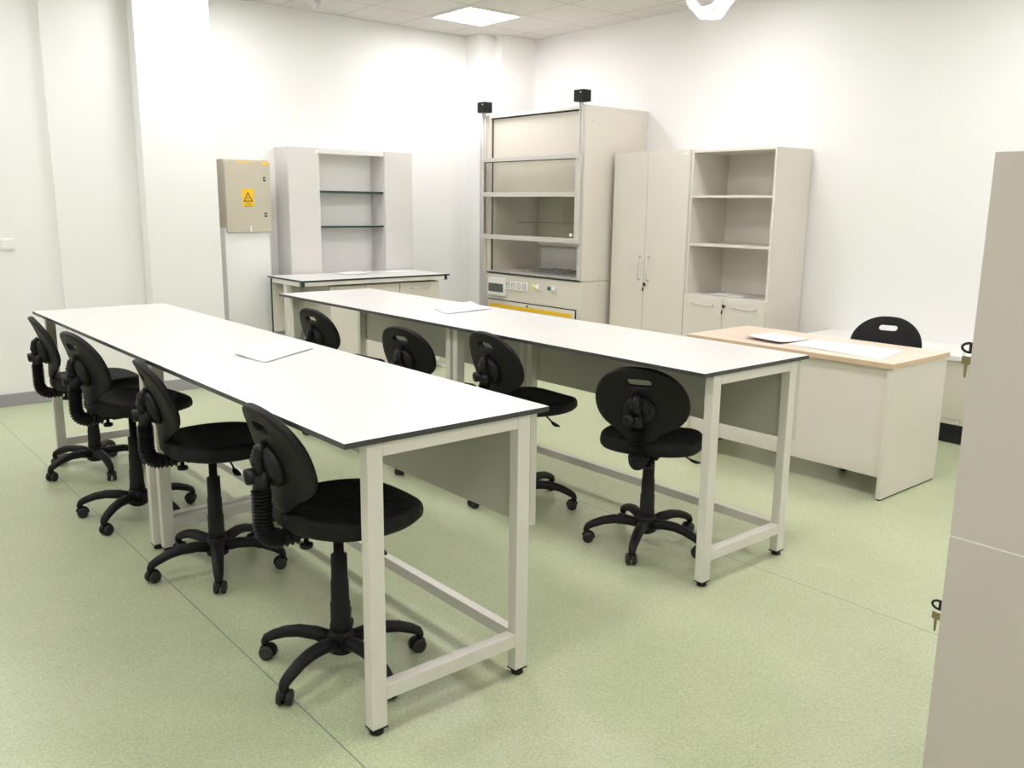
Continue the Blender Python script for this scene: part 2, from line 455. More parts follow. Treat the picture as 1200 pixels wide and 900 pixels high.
def backrest_mesh(B):
    mb = MB(); b = mb.bm
    rs = [0, .04, .10, .2, .35, .5, .65, .78, .88, .94, .98, 1.0]
    def surf(side):
        rows = []
        for r in rs:
            row = []
            for i in range(NB):
                u = INN[i][0]*(1-r) + OUT[i][0]*r; v = INN[i][1]*(1-r) + OUT[i][1]*r
                dish = -.62*u*u + .5*max(0, v-.05)**2 + 2.6*max(0, -.02-v)**2
                e = max(0, (r-.86)/.14); h = math.sqrt(max(0, 1-e*e*.94))
                e2 = max(0, (.06-r)/.06); h *= math.sqrt(max(0, 1-e2*e2*.6))
                if side > 0: d = .013*h                    # rear shell
                else: d = -(.016 + .016*max(0, 1-((v+.06)/.12)**2)*max(0, 1-(u/.15)**2))*h
                row.append(b.verts.new(back_pt(u, v, d+dish, B)))
            rows.append(row)
        for a, c in zip(rows[:-1], rows[1:]):
            for i in range(NB):
                j = (i+1) % NB
                f = b.faces.new((a[i], a[j], c[j], c[i])); f.smooth = True; f.material_index = 0 if side > 0 else 1
        return rows
    A, C = surf(1), surf(-1)
    for k in (0, -1):
        for i in range(NB):
            j = (i+1) % NB
            f = b.faces.new((A[k][i], A[k][j], C[k][j], C[k][i])); f.smooth = True
    return mb

def seat_mesh(sz):
    mb = MB(); b = mb.bm; n = 64
    def outl(a):
        c, s = math.cos(a), math.sin(a)
        ex = 2.5
        k = (abs(c)**ex + abs(s)**ex)**(-1/ex)
        x, y = .236*k*c, .230*k*s
        y *= 1 - .16*max(0, x/.232)**1.5 - .10*max(0, -x/.232)**2
        return x, y
    def zt(x, y, r):
        z = -.014*(1-r*r)                                   # dished middle
        z += .012*max(0, -x-.11)/.1                         # raised rear lip
        z -= .9*max(0, x-.12)**2/.1*.25                    # waterfall front
        return z
    top = []
    for r in (0.02, .15, .3, .45, .6, .72, .82, .9, .96, .99, 1.0):
        row = []
        for i in range(n):
            x, y = outl(2*PI*i/n)
            e = max(0, (r-.88)/.12); dz = .020*(1-math.sqrt(max(0, 1-e*e)))
            row.append((x*r+.042, y*r, sz + zt(x*r, y*r, r) - dz))
        top.append(row)
    rows = top[:]
    for r, dz in ((1.010, -.036), (1.0, -.052), (.955, -.064), (.80, -.066), (.3, -.062), (.02, -.060)):
        row = []
        for i in range(n):
            x, y = outl(2*PI*i/n)
            row.append((x*r+.042, y*r, sz + dz + zt(x*min(r, 1), y*min(r, 1), 1)*(.7 if r > .9 else .3)))
        rows.append(row)
    mb.ring_loft(rows, caps=True)
    return mb

def make_chair(sz, bz):
    """office chair facing +X, seat top at sz"""
    t = thing('office_chair', 'x', 'office chair')
    # base: hub and five bowed arms, casters are its own pieces
    base = MB()
    base.lathe([(.030, .055), (.045, .065), (.048, .115), (.040, .135), (.033, .140)], 28)
    for k in range(5):
        a = 2*PI*k/5; c, s = math.cos(a), math.sin(a)
        prof = [(.03, .098), (.09, .112), (.15, .114), (.20, .105), (.245, .088), (.268, .075), (.275, .062), (.276, .052)]
        base.tube([(r*c, r*s, z) for r, z in prof], [.029, .028, .026, .024, .022, .0195, .017, .0145], 12, flat=(.95, .80))
    base = base.build('star_base', 'plastic', t)
    for k in range(5):
        a = 2*PI*k/5 + .0
        cst = MB()
        sw = a + PI/2 + (k*1.7 % 1.2 - .6)                   # swivel of the caster
        ax = Vector((math.cos(sw), math.sin(sw), 0)); fw = Vector((-math.sin(sw), math.cos(sw), 0))
        o = Vector((.276*math.cos(a), .276*math.sin(a), .0255)) + fw*.012
        for sgn in (-1, 1):
            cst.lathe([(.018, 0), (.0245, .002), (.0255, .008), (.0245, .016), (.016, .0185)], 20, o + ax*(sgn*.0055), ax*sgn, mi=1)
        # hood over the twin wheels
        hood = []
        for q in range(9):
            th = math.radians(-10 + q*22)
            c_ = o + fw*math.cos(th)*.0268 + Vector((0, 0, 1))*math.sin(th)*.0268
            dr = fw*math.cos(th) + Vector((0, 0, 1))*math.sin(th)
            hood.append([c_ + ax*.006 - dr*.008, c_ + ax*.006 + dr*.004, c_ - ax*.006 + dr*.004, c_ - ax*.006 - dr*.008])
        cst.ring_loft(hood, smooth=False)
        cst.lathe([(.009, 0), (.009, .03)], 12, (.276*math.cos(a), .276*math.sin(a), .038))
        cst.build('caster', ['plastic_smooth', 'rubber'], base)
    # gas column with telescopic cover
    g = MB()
    zt = sz-.085
    g.lathe([(.036, .125), (.0355, .16), (.033, .165), (.0325, .235), (.030, .24), (.0295, .31), (.027, .315), (.0265, min(.40, zt-.02)), (.017, min(.405, zt-.015)), (.017, zt)], 26)
    g.build('gas_column', 'plastic', t)
    # mechanism under the seat
    m = MB().box(-.115, .10, -.065, .065, sz-.090, sz-.055, .006)
    m.box(-.17, -.10, -.030, .030, sz-.092, sz-.062, .006)
    m.build('seat_mechanism', 'plastic', t)
    lv = MB().tube([(.03, -.05, sz-.072), (.035, -.11, sz-.078), (.04, -.155, sz-.098), (.042, -.178, sz-.112)], .0042, 8)
    lv.tube([(.041, -.168, sz-.105), (.043, -.185, sz-.115), (.045, -.205, sz-.121), (.047, -.225, sz-.122)], [.006, .014, .015, .006], 10, flat=(1, .45))
    lv.build('height_lever', 'plastic_smooth', t)
    MB().lathe([(.019, 0), (.021, .003), (.021, .014), (.008, .017), (.008, .03)], 16, (-.125, -.03, sz-.122)).build('tilt_knob', 'plastic_smooth', t)
    seat_mesh(sz).build('seat', 'seat', t)
    B = Vector((-.196, 0, bz))
    backrest_mesh(B).build('backrest', ['plastic', 'seat'], t)
    # bracket on the back: round hub, ribbed hinge block, tension knob
    nb = Vector((-math.cos(LEAN), 0, -math.sin(LEAN)))
    br = MB()
    br.lathe([(.070, 0), (.071, .018), (.067, .030), (.055, .040), (.030, .044)], 32, back_pt(0, 0, .004, B), nb)
    ev = Vector((-math.sin(LEAN), 0, math.cos(LEAN)))
    br.tube([back_pt(0, .072, .014, B), back_pt(0, .060, .040, B), back_pt(0, .030, .056, B), back_pt(0, -.005, .054, B)], [.017, .020, .021, .018], 14)
    for q in range(4):
        p = back_pt(0, .066-.010*q, .040+.008*q, B)
        br.tube([p + Vector((0, -.026, 0)), p + Vector((0, .026, 0))], .0065, 8)
    for s_ in (-1, 1):
        br.lathe([(.009, 0), (.009, .006), (.005, .008)], 12, back_pt(.042*s_, -.008, .040, B), nb)
    br.tube([back_pt(0, -.01, .036, B), Vector((-.246, 0, B.z-.045)), Vector((-.250, 0, B.z-.080))], [.024, .026, .026], 16)
    br = br.build('back_bracket', 'plastic_smooth', t)
    kn = MB().lathe([(.014, -.02), (.014, .022), (.023, .024), (.0255, .030), (.0255, .052), (.022, .058), (.010, .059)], 20, back_pt(.020, -.022, .044, B), Vector((-1, .22, -.10)))
    kn.build('tension_knob', 'plastic_smooth', br)
    # corrugated sleeve: down from the bracket and forward under the seat
    path = []
    top, bot = B.z-.080, sz-.030
    n1 = 40
    for k in range(n1): path.append((-.250, 0, top + (bot-top)*k/n1))
    for k in range(37):
        a = PI/2*k/36; path.append((-.250+.052*(1-math.cos(a)), 0, bot-.052*math.sin(a)))
    for k in range(1, 13): path.append((-.198+.055*k/12, 0, bot-.052))
    rad = [.0278 + .0046*math.cos(2*PI*k/4) for k in range(len(path))]
    MB().tube(path, rad, 18, smooth=False).build('corrugated_sleeve', 'plastic', t)
    return t

def place_chair(sz, bz, x, y, face, phase, label, group):
    o = make_chair(sz, bz)
    o.location = (x, y, 0); o.rotation_euler = (0, 0, math.radians(face))
    for ch in o.children:
        if ch.name.startswith('star_base'): ch.rotation_euler = (0, 0, math.radians(phase - face))
    o['label'] = label; o['group'] = group
    return o
GL, GR = 'black office chairs along the left lab tables', 'black office chairs along the right lab tables'
place_chair(.585, .745, 1.298, 2.404, -2, 57, 'black office chair nearest the viewer, at the near end of the left table', GL)
place_chair(.582, .728, 1.294, 3.452, -7, 33, 'black office chair second from the viewer in the left row', GL)
place_chair(.603, .750, 1.236, 4.305, 6, 4, 'third office chair of the left row, turned to show its grip slot', GL)
place_chair(.556, .712, 1.288, 5.232, -6, 55, 'farthest office chair of the left row, near the white wall', GL)
place_chair(.522, .681, 2.928, 2.502, 27, 65, 'black office chair seen squarely from behind, near end of right table', GR)
place_chair(.575, .735, 2.84, 3.268, -3, 14, 'second office chair of the right row, half hidden by the left table', GR)
place_chair(.49, .668, 2.86, 4.12, 10, 48, 'third office chair of the right row, only its upper back showing above the left table', GR)
place_chair(.50, .672, 2.848, 5.12, 5, 20, 'black office chair at the far end of the right row, nearest the back bench', GR)
place_chair(.522, .688, 4.985, 2.52, 197, 175, 'black office chair behind the wood topped desk, only its slotted back showing', 'black office chair at the desk')

# ------------------------------------------------------------------ desk
d = thing('office_desk', 'beige desk with a pale wood top beside the right lab table', 'desk', (4.665, 2.77, 0))
cx, cy = 4.665, 2.77
def bx(x0, x1, y0, y1, z0, z1, bev=.0015): return MB().box(x0-cx, x1-cx, y0-cy, y1-cy, z0, z1, bev)
MB().box(4.34-cx, 4.99-cx, 2.11-cy, 3.45-cy, .716, .743, .0015, mi=1, top=0).build('desktop', ['wood', 'wood_edge'], d)
for y0 in (2.118, 3.417):
    pn = bx(4.352, 4.98, y0, y0+.026, .008, .7155).build('end_panel', 'laminate', d)
    MB().box(4.36-cx, 4.97-cx, y0+.004-cy, y0+.022-cy, 0, .0085).build('base_strip', 'dark', pn)
bx(4.378, 4.396, 2.1445, 3.4165, .118, .7155).build('modesty_panel', 'laminate', d)

# ------------------------------------------------------------------ papers
def paper(name, label, cat, pts, z, lift=0., group=None, mat='paper', curl=0., sheets=1):
    """pts: four corners in order; a thin sheet with a little curl"""
    P = [Vector((*p, 0)) for p in pts]
    c = sum(P, Vector())/4
    ang = math.atan2((P[1]-P[0]).y, (P[1]-P[0]).x)
    mb = MB(); N = 10
    for s in range(sheets):
        top, botm = [], []
        off = Vector((.006*s, -.009*s, 0))
        for j in range(N+1):
            for i in range(N+1):
                u, v = i/N, j/N
                p = (P[0]*(1-u)+P[1]*u)*(1-v) + (P[3]*(1-u)+P[2]*u)*v - c + off
                dz = lift*(1-u)**3 + curl*(max(0, v-.5)*2)**2*.0 + curl*(1-v)**3
                zz = z + .0014 + s*.0022 + dz + .0008*math.sin(5*u+3*v+s)
                top.append((p.x, p.y, zz+.0009)); botm.append((p.x, p.y, zz))
        for grid, sm in ((top, True), (botm, True)):
            V = [mb.bm.verts.new(q) for q in grid]
            for j in range(N):
                for i in range(N):
                    f = mb.bm.faces.new((V[j*(N+1)+i], V[j*(N+1)+i+1], V[(j+1)*(N+1)+i+1], V[(j+1)*(N+1)+i])); f.smooth = sm
    # rotate into local axes so the print follows the sheet
    bmesh.ops.rotate(mb.bm, verts=mb.bm.verts, cent=(0, 0, 0), matrix=Matrix.Rotation(-ang, 3, 'Z'))
    o = mb.build(name, mat, None, (c.x, c.y, 0)); o.rotation_euler.z = ang
    return tag(o, label, cat, group)
paper('paper_stack', 'loose white paper sheets on the left lab tables', 'paper', [(1.411, 3.465), (1.436, 3.224), (1.755, 3.433), (1.70, 3.619)], .9, .012, sheets=2)
paper('paper_stack', 'white paper sheets on the far part of the right lab tables', 'paper', [(3.001, 4.296), (2.942, 4.084), (3.308, 4.139), (3.374, 4.432)], .9, .012, sheets=2)
paper('booklet', 'open white booklet with a lifted edge on the wooden desk top', 'booklet', [(4.45, 3.105), (4.421, 2.842), (4.743, 2.853), (4.788, 3.127)], .743, .004, curl=.014, sheets=2)
paper('drawing_sheet', 'long white printed sheet lying on the wooden desk top', 'paper', [(4.482, 2.825), (4.428, 2.234), (4.829, 2.284), (4.769, 2.82)], .743)

# ------------------------------------------------------------------ back bench with cabinets below and a wall unit above
b0 = thing('lab_bench', 'white worktop bench with dark green edges against the back wall', 'lab bench', (4.06, 6.93, 0))
def bb(x0, x1, y0, y1, z0, z1, bev=.0015, mb=None, mi=0, top=None): return (mb or MB()).box(x0-4.06, x1-4.06, y0-6.93, y1-6.93, z0, z1, bev, mi, top)
bb(3.315, 4.81, 6.62, 7.285, .873, .888, .001, mi=0, top=1).build('worktop', ['edge_green', 'hpl'], b0)
ap = bb(3.318, 4.755, 6.625, 6.655, .840, .8725).build('apron', 'metal_paint', b0)
for xa in (3.310, 4.7555): bb(xa, xa+.026, 6.618, 6.66, .836, .8725).build('apron_end_cap', 'edge_green', ap)
bb(3.318, 3.344, 6.6605, 7.2, .836, .8725).build('side_apron', 'metal_paint', b0)
bb(4.73, 4.755, 6.6605, 7.2, .836, .8725).build('side_apron', 'metal_paint', b0)
for xa in (3.320, 4.79-.04-.0):
    bb(xa, xa+.045, 6.93, 6.98, .02, .8355).build('leg', 'metal_paint', b0)
    bb(xa, xa+.045, 6.66, 7.2, 0, .0195).build('foot_bar', 'metal_paint', b0)
bp = bb(3.318, 4.795, 7.205, 7.222, .40, .8725).build('back_panel', 'laminate', b0)
bb(3.312, 3.3178, 7.20, 7.225, .0, .8725).build('dark_edge_strip', 'edge_green', b0)

def handle(mb, p, q, out, r=.0055, stand=.03):
    """bow handle from p to q standing off along out"""
    p, q, o = Vector(p), Vector(q), Vector(out)
    mb.tube([p, p+o*stand*.7, p+o*stand+(q-p)*.06, p+o*stand*1.02+(q-p)*.5, q+o*stand-(q-p)*.06, q+o*stand*.7, q], r, 8)
    return mb
def base_cabinet(x0, x1, label, drawers):
    t = thing('base_cabinet', label, 'base cabinet', ((x0+x1)/2, 6.93, 0), 0, 'beige cabinets below the back bench')
    c = (x0+x1)/2
    MB().box(x0-c, x1-c, 6.70-6.93, 7.19-6.93, .06, .824, .0015).build('carcass', 'laminate', t)
    MB().box(x0-c+.01, x1-c-.01, 6.73-6.93, 7.15-6.93, 0, .0595).build('plinth', 'dark', t)
    w = x1-x0
    if drawers:
        zs = [(.62, .820), (.345, .617), (.07, .342)]
        for a, b_ in zs:
            dr = MB().box(x0-c+.002, x1-c-.002, 6.682-6.93, 6.6995-6.93, a, b_, .0015).build('drawer', 'laminate', t)
            handle(MB(), (x0-c+w*.27, 6.682-6.93, (a+b_)/2+.05), (x0-c+w*.73, 6.682-6.93, (a+b_)/2+.05), (0, -1, 0)).build('handle', 'chrome', dr)
    else:
        for k in range(2):
            xa = x0-c + k*w/2
            dr = MB().box(xa+.002, xa+w/2-.002, 6.682-6.93, 6.6995-6.93, .07, .820, .0015).build('door', 'laminate', t)
            xh = xa + (w/2-.05 if k == 0 else .05)
            handle(MB(), (xh, 6.682-6.93, .50), (xh, 6.682-6.93, .66), (0, -1, 0)).build('handle', 'chrome', dr)
    return t
base_cabinet(3.60, 4.30, 'beige two-door cabinet under the left and middle part of the back bench', False)
base_cabinet(4.303, 4.735, 'beige drawer cabinet under the right end of the back bench', True)

w0 = thing('wall_cabinet', 'light grey wall unit with open middle shelves between two closed doors, above the back bench', 'wall cabinet', (4.208, 7.43, .83))
def wbx(x0, x1, y0, y1, z0, z1, bev=.0015, mb=None, **k): return (mb or MB()).box(x0-4.208, x1-4.208, y0-7.43, y1-7.43, z0-.83, z1-.83, bev, **k)
cc = MB()
for xa, xb in ((3.558, 3.574), (3.846, 3.862), (4.547, 4.563), (4.842, 4.858)): wbx(xa, xb, 7.318, 7.560, .83, 2.003, mb=cc)
wbx(3.5745, 3.8455, 7.318, 7.56, 1.985, 2.003, mb=cc); wbx(3.5745, 3.8455, 7.318, 7.56, .83, .848, mb=cc)
wbx(4.5635, 4.8415, 7.318, 7.56, 1.985, 2.003, mb=cc); wbx(4.5635, 4.8415, 7.318, 7.56, .83, .848, mb=cc)
wbx(3.8625, 4.5465, 7.33, 7.56, 1.985, 2.003, mb=cc); wbx(3.8625, 4.5465, 7.33, 7.56, .83, .848, mb=cc)
cc.build('carcass', 'laminate_grey', w0)
wbx(3.8625, 4.5465, 7.553, 7.562, .8485, 1.9845).build('back_panel', 'white_plastic', w0)
wbx(3.8625, 4.5465, 7.315, 7.3295, 1.955, 2.003).build('fascia', 'paint_white', w0)
for xa, xb in ((3.5585, 3.861), (4.548, 4.8575)): wbx(xa, xb, 7.300, 7.3175, .832, 2.002).build('door', 'laminate_grey', w0)
wbx(3.826, 3.858, 7.299, 7.2998, 1.955, 1.985, 0).build('sticker', 'sticker', w0)
for z in (1.612, 1.296): wbx(3.8625, 4.5465, 7.33, 7.552, z, z+.017, .001, mi=0, top=1).build('shelf', ['edge_green', 'laminate_grey'], w0)
ph = MB()
for k in range(30):
    z = .93 + k*.034
    for y in (7.37, 7.50): ph.lathe([(.004, 0), (.004, .0012)], 8, (4.5465-4.208, y-7.43, z-.83), (-1, 0, 0), smooth=False)
ph.build('pin_holes', 'grey_plastic', w0)
paper('paper_stack', 'white papers lying in front of the open shelves on the back bench', 'paper', [(3.93, 7.14), (3.95, 6.98), (4.18, 7.02), (4.19, 7.20)], .888, .008, sheets=2)
paper('paper_sheet', 'single white sheet at the right side of the back bench top', 'paper', [(4.45, 7.20), (4.42, 7.02), (4.66, 7.02), (4.68, 7.20)], .888, mat='paper_blank')

# ------------------------------------------------------------------ electrical cabinet and its riser
struct('trim_1', MB().box(2.990, 3.395, 7.375, YB-.0005, 0, 1.30), 'wall')
e = thing('electrical_cabinet', 'beige electrical cabinet with a yellow warning label on the white wall', 'electrical cabinet', (3.205, 7.36, 1.263))
def eb(x0, x1, y0, y1, z0, z1, bev=.002, mb=None, **k): return (mb or MB()).box(x0-3.205, x1-3.205, y0-7.36, y1-7.36, z0-1.263, z1-1.263, bev, **k)
m_ = eb(2.998, 3.405, 7.372, YB-.001, 1.3005, 1.875, .004); eb(2.998, 3.405, 7.372, 7.3745, 1.27, 1.3005, .001, mb=m_)
m_.build('body', 'box_paint', e)
dr = eb(3.003, 3.412, 7.350, 7.3715, 1.263, 1.862, .003).build('door', 'box_paint', e)
for z in (1.412, 1.716):
    lk = eb(3.345, 3.368, 7.3455, 7.3495, z-.018, z+.018, .001).build('lock', 'dark', dr)
    eb(3.352, 3.361, 7.3445, 7.3454, z-.005, z+.006, 0).build('slot', 'white_plastic', lk)
# warning label: yellow plate, black triangle outline, bolt, text bar
wl = eb(3.150, 3.252, 7.3485, 7.3495, 1.482, 1.633, 0).build('warning_label', 'yellow', dr)
lx, ly, lz = 3.201-3.205, 7.3480-7.36, 1.54-1.263
tri = MB()
def tri_pts(s): return [Vector((lx-.0433*s, ly, lz-.014*s-.004)), Vector((lx+.0433*s, ly, lz-.014*s-.004)), Vector((lx, ly, lz+.066*s+.0))]
o_ = tri_pts(1.0); cen = sum(o_, Vector())/3
i_ = [cen + (p-cen)*.70 for p in o_]
for k in range(3):
    j = (k+1) % 3; tri.prism([o_[k], o_[j], i_[j], i_[k]], (0, .0004, 0))
tri.prism([cen+Vector((.006, 0, .020)), cen+Vector((-.008, 0, -.001)), cen+Vector((.000, 0, -.001))], (0, .0004, 0))
tri.prism([cen+Vector((-.001, 0, .003)), cen+Vector((.008, 0, .003)), cen+Vector((-.005, 0, -.017))], (0, .0004, 0))
tri.build('warning_triangle', 'dark', wl)
tx = MB()
for k, (za, wd) in enumerate(((-.030, .05), (-.037, .058), (-.044, .045))):
    for q in range(6):
        if (q*7+k*3) % 5 == 0: continue
        x = lx - wd/2 + wd*q/6
        tx.box(x, x+wd/8.5, ly, ly+.0004, lz+za-.0016, lz+za+.0016)
tx.box(lx-.04, lx+.04, ly, ly+.0004, lz-.0560, lz-.0525)
tx.build('label_text', 'dark', wl)
tp = MB()
for x0, x1, z0, z1 in ((3.115, 3.20, 1.848, 1.8615), (3.205, 3.232, 1.849, 1.8615), (3.248, 3.258, 1.85, 1.8615), (3.335, 3.405, 1.848, 1.8615), (3.35, 3.39, 1.838, 1.848)):
    eb(x0, x1, 7.3492, 7.3498, z0, z1, 0, mb=tp)
tp.build('tape_strip', 'orange_tape', dr)
eb(3.212, 3.220, 7.3492, 7.3498, 1.266, 1.318, 0, mb=None).build('paint_scratch', 'sticker', dr)

# ------------------------------------------------------------------ fume hood
HX, HY0, HY1, HZ = 5.543, 5.624, 6.985, 2.381
h = thing('fume_hood', 'tall beige fume hood with a glass sash in the back right corner', 'fume hood', (5.95, 6.305, 0))
def hb(x0, x1, y0, y1, z0, z1, bev=.002, mb=None, **k): return (mb or MB()).box(x0-5.95, x1-5.95, y0-6.305, y1-6.305, z0, z1, bev, **k)
for y0, y1 in ((HY0, HY0+.045), (HY1-.045, HY1)):
    hb(HX, XR-.004, y0, y1, .85, HZ).build('side_panel', 'hood_paint', h)
lo = hb(HX+.003, XR-.004, HY0+.001, HY1-.001, .0, .846).build('lower_body', 'hood_paint', h)
hb(HX+.06, XR-.004, HY0+.0455, HY1-.0455, HZ-.03, HZ-.001).build('roof_panel', 'hood_paint', h)
hb(HX, HX+.058, HY0+.0455, HY1-.0455, HZ-.032, HZ, .002).build('top_rail', 'paint_white', h)
hb(HX+.028, HX+.040, HY0+.0455, HY1-.0455, 1.60, HZ-.0325, .0005).build('upper_front_panel', 'hood_paint', h)
gk = MB()
hb(HX+.020, HX+.0275, HY0+.0455, HY1-.0455, HZ-.044, HZ-.0325, 0, mb=gk)
for ga, gb in ((HY0+.0455, HY0+.055), (HY1-.058, HY1-.0455)): hb(HX+.020, HX+.0275, ga, gb, .881, HZ-.0445, 0, mb=gk)
gk.build('gasket', 'dark', h)
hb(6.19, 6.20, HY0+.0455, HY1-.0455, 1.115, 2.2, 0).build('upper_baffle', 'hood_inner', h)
hb(6.235, 6.24, HY0+.0455, HY1-.0455, .8805, 1.30, 0).build('back_lining', 'laminate_grey', h)
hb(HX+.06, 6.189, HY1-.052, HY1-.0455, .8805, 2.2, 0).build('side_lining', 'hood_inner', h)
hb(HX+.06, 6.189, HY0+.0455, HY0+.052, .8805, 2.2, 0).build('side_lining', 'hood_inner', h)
hb(6.175, 6.1898, HY0+.35, HY1-.06, 1.342, 1.352, 0, mb=hb(5.88, 6.185, HY1-.0600, HY1-.0522, 1.342, 1.352, 0)).build('baffle_rail', 'grey_plastic', h)
hb(HX+.004, 6.234, HY0+.0455, HY1-.0455, .8465, .880, .002, mi=0).build('worktop', 'stone', h)
hb(HX-.006, HX+.0035, HY0+.02, HY1-.005, .846, .862, .001).build('worktop_edge', 'edge_green', h)
# posts with the cable rods and black pulley blocks
for y, wd in ((HY0+.022, 1), (HY1+.020, -1)):
    hb(HX-.022, HX-.0005, y-.020, y+.020, .865, HZ-.01).build('front_post', 'alu', h)
    r_ = MB()
    for s in (-.018, .012): r_.tube([(HX-.034-5.95, y+s-6.305, 1.2), (HX-.034-5.95, y+s-6.305, 2.43)], .0065, 10)
    r_.build('cable_rod', 'alu', h)
    pb = hb(HX-.075, HX+.022, y-.062, y+.055, 2.402, 2.500, .004).build('pulley_block', 'plastic', h)
    MB().lathe([(.006, 0), (.006, .003)], 10, (HX-.0755-5.95, y-.03-6.305, 2.475), (-1, 0, 0)).build('screw', 'chrome', pb)
# sash
SX = HX-.062
fr = MB()
ya, yb_ = HY0-.004, HY1+.022
hb(SX, SX+.026, ya, yb_, 1.930, 1.966, mb=fr); hb(SX, SX+.026, ya, ya+.052, 1.234, 1.9295, mb=fr)
hb(SX, SX+.026, yb_-.030, yb_, 1.234, 1.9295, mb=fr); hb(SX-.01, SX+.03, ya, yb_, 1.190, 1.2335, mb=fr)
hb(SX, SX+.024, ya+.0525, yb_-.0305, 1.598, 1.642, mb=fr)
sash = fr.build('sash_frame', 'alu', h)
sg = hb(SX+.016, SX+.022, ya+.0525, yb_-.0305, 1.922, 1.9295, 0)
hb(SX+.016, SX+.022, yb_-.040, yb_-.0305, 1.234, 1.9215, 0, mb=sg)
hb(SX+.016, SX+.022, ya+.0525, ya+.058, 1.234, 1.5975, 0, mb=sg)
sg.build('seal', 'dark', sash)
hb(SX+.010, SX+.015, ya+.052, yb_-.030, 1.2335, 1.5985, 0).build('glass_pane', 'glass', sash)
hb(SX+.010, SX+.015, ya+.052, yb_-.030, 1.6415, 1.9305, 0).build('glass_pane', 'glass', sash)
hb(SX-.0012, SX+.009, ya+.075, ya+.108, 1.252, 1.278, .001).build('white_tab', 'sticker', sash)
# control panel
bxo = hb(HX-.030, HX+.0025, 6.678, 6.925, .633, .808, .004).build('fuse_box', 'white_plastic', lo)
hb(HX-.034, HX-.0302, 6.69, 6.918, .668, .752, .002).build('fuse_window', 'smoke_window', bxo)
for k in range(4):
    y = 6.64-k*.082
    sk_ = hb(HX-.010, HX+.0025, y-.039, y+.039, .705+.004*k*0, .785, .002).build('power_socket', 'white_plastic', lo)
    for q in (-.012, .012): pass
    sf = MB()
    for q in ((-.026, .026, .722, .728), (-.026, .026, .768, .774), (-.026, -.019, .7285, .7675), (.019, .026, .7285, .7675), (-.008, -.002, .742, .755), (.004, .010, .742, .755)):
        hb(HX-.0112, HX-.0101, y+q[0], y+q[1], q[2], q[3], 0, mb=sf)
    sf.build('socket_face', 'grey_plastic', sk_)
for y, mt in ((6.205, 'valve_yellow'), (5.985, 'valve_green')):
    v = MB().lathe([(.020, 0), (.020, .008), (.013, .010), (.013, .05)], 18, (HX+.002-5.95, y-6.305, .765), (-1, 0, 0))
    v.tube([(HX-.035-5.95, y-6.305, .765), (HX-.040-5.95, y-.02-6.305, .757), (HX-.042-5.95, y-.055-6.305, .752)], .009, 10)
    v = v.build('valve', 'white_plastic', lo)
    MB().lathe([(.016, 0), (.019, .003), (.019, .020), (.013, .024)], 16, (HX-.047-5.95, y-6.305, .765), (-1, 0, 0)).build('valve_cap', mt, v)
dd = hb(HX-.010, HX+.0025, 5.690, 6.955, .07, .582, .002).build('door', 'hood_paint', lo)
g_ = MB()
for q in ((5.678, 6.967, .5825, .592), (5.678, 5.6895, .07, .5825), (6.9555, 6.967, .07, .5825)): hb(HX-.003, HX+.0025, *q, 0, mb=g_)
g_.build('door_gap', 'dark', lo)
hb(HX-.0112, HX-.0101, 5.72, 6.935, .514, .549, 0).build('yellow_strip', 'yellow', dd)
MB().lathe([(.011, 0), (.011, .004)], 14, (HX-.010-5.95, 6.345-6.305, .562), (-1, 0, 0)).build('lock', 'dark', dd)
sc_ = MB()
for x, z in ((5.63, 2.25), (6.28, 2.25), (5.68, 1.55), (5.77, .875), (5.77, .81), (6.28, 1.3)):
    sc_.lathe([(.006, 0), (.006, .0012)], 10, (x-5.95, HY0-6.305, z), (0, -1, 0), smooth=False)
sc_.build('screws', 'grey_plastic', h)
# crumpled film lying on the hood worktop
cr = MB(); rows = []
rr = random.Random(11)
for j in range(15):
    rows.append([(5.62+.5*i/14-5.87, 5.80+.75*j/14-6.17, .882 + .004 + .016*abs(math.sin(i*1.3+j*.7)*math.cos(j*1.1-i*.4)) + rr.uniform(0, .004)) for i in range(15)])
cr.ring_loft(rows, closed=False, caps=False, smooth=False)
tag(cr.build('plastic_sheet', 'film', None, (5.87, 6.17, 0)), 'crumpled clear plastic sheet spread on the fume hood worktop', 'plastic sheet')

# ------------------------------------------------------------------ wardrobe and bookcase on the right wall
FX = 5.873
def lock_pair(y, z, parent, x):
    l = MB().lathe([(.009, 0), (.009, .010), (.006, .012)], 14, (x, y, z), (-1, 0, 0))
    l.build('lock', 'plastic_smooth', parent)
def key_part(y, z, parent, x):
    k = MB().tube([(x-.008, y+.012, z+.010), (x-.022, y, z+.014), (x-.028, y-.016, z+.018)], [.006, .009, .006], 8)
    k.tube([(x-.016, y+.005, z+.004), (x-.018, y+.010, z-.030)], .0025, 6)
    k.tube([(x-.018, y+.010, z-.026), (x-.018, y+.012, z-.052)], [.008, .009], 8, flat=(1, .5))
    k.build('key', 'plastic_smooth', parent)
wr = thing('wardrobe_cabinet', 'tall beige two-door cabinet between the fume hood and the bookcase', 'cabinet', (6.11, 5.13, 0))
def wd(x0, x1, y0, y1, z0, z1, bev=.0015, mb=None, **k): return (mb or MB()).box(x0-6.11, x1-6.11, y0-5.13, y1-5.13, z0, z1, bev, **k)
wd(FX, XR-.004, 4.710, 5.555, .05, 1.985).build('carcass', 'laminate', wr)
wd(FX+.03, XR-.02, 4.72, 5.545, 0, .0495).build('plinth', 'dark', wr)
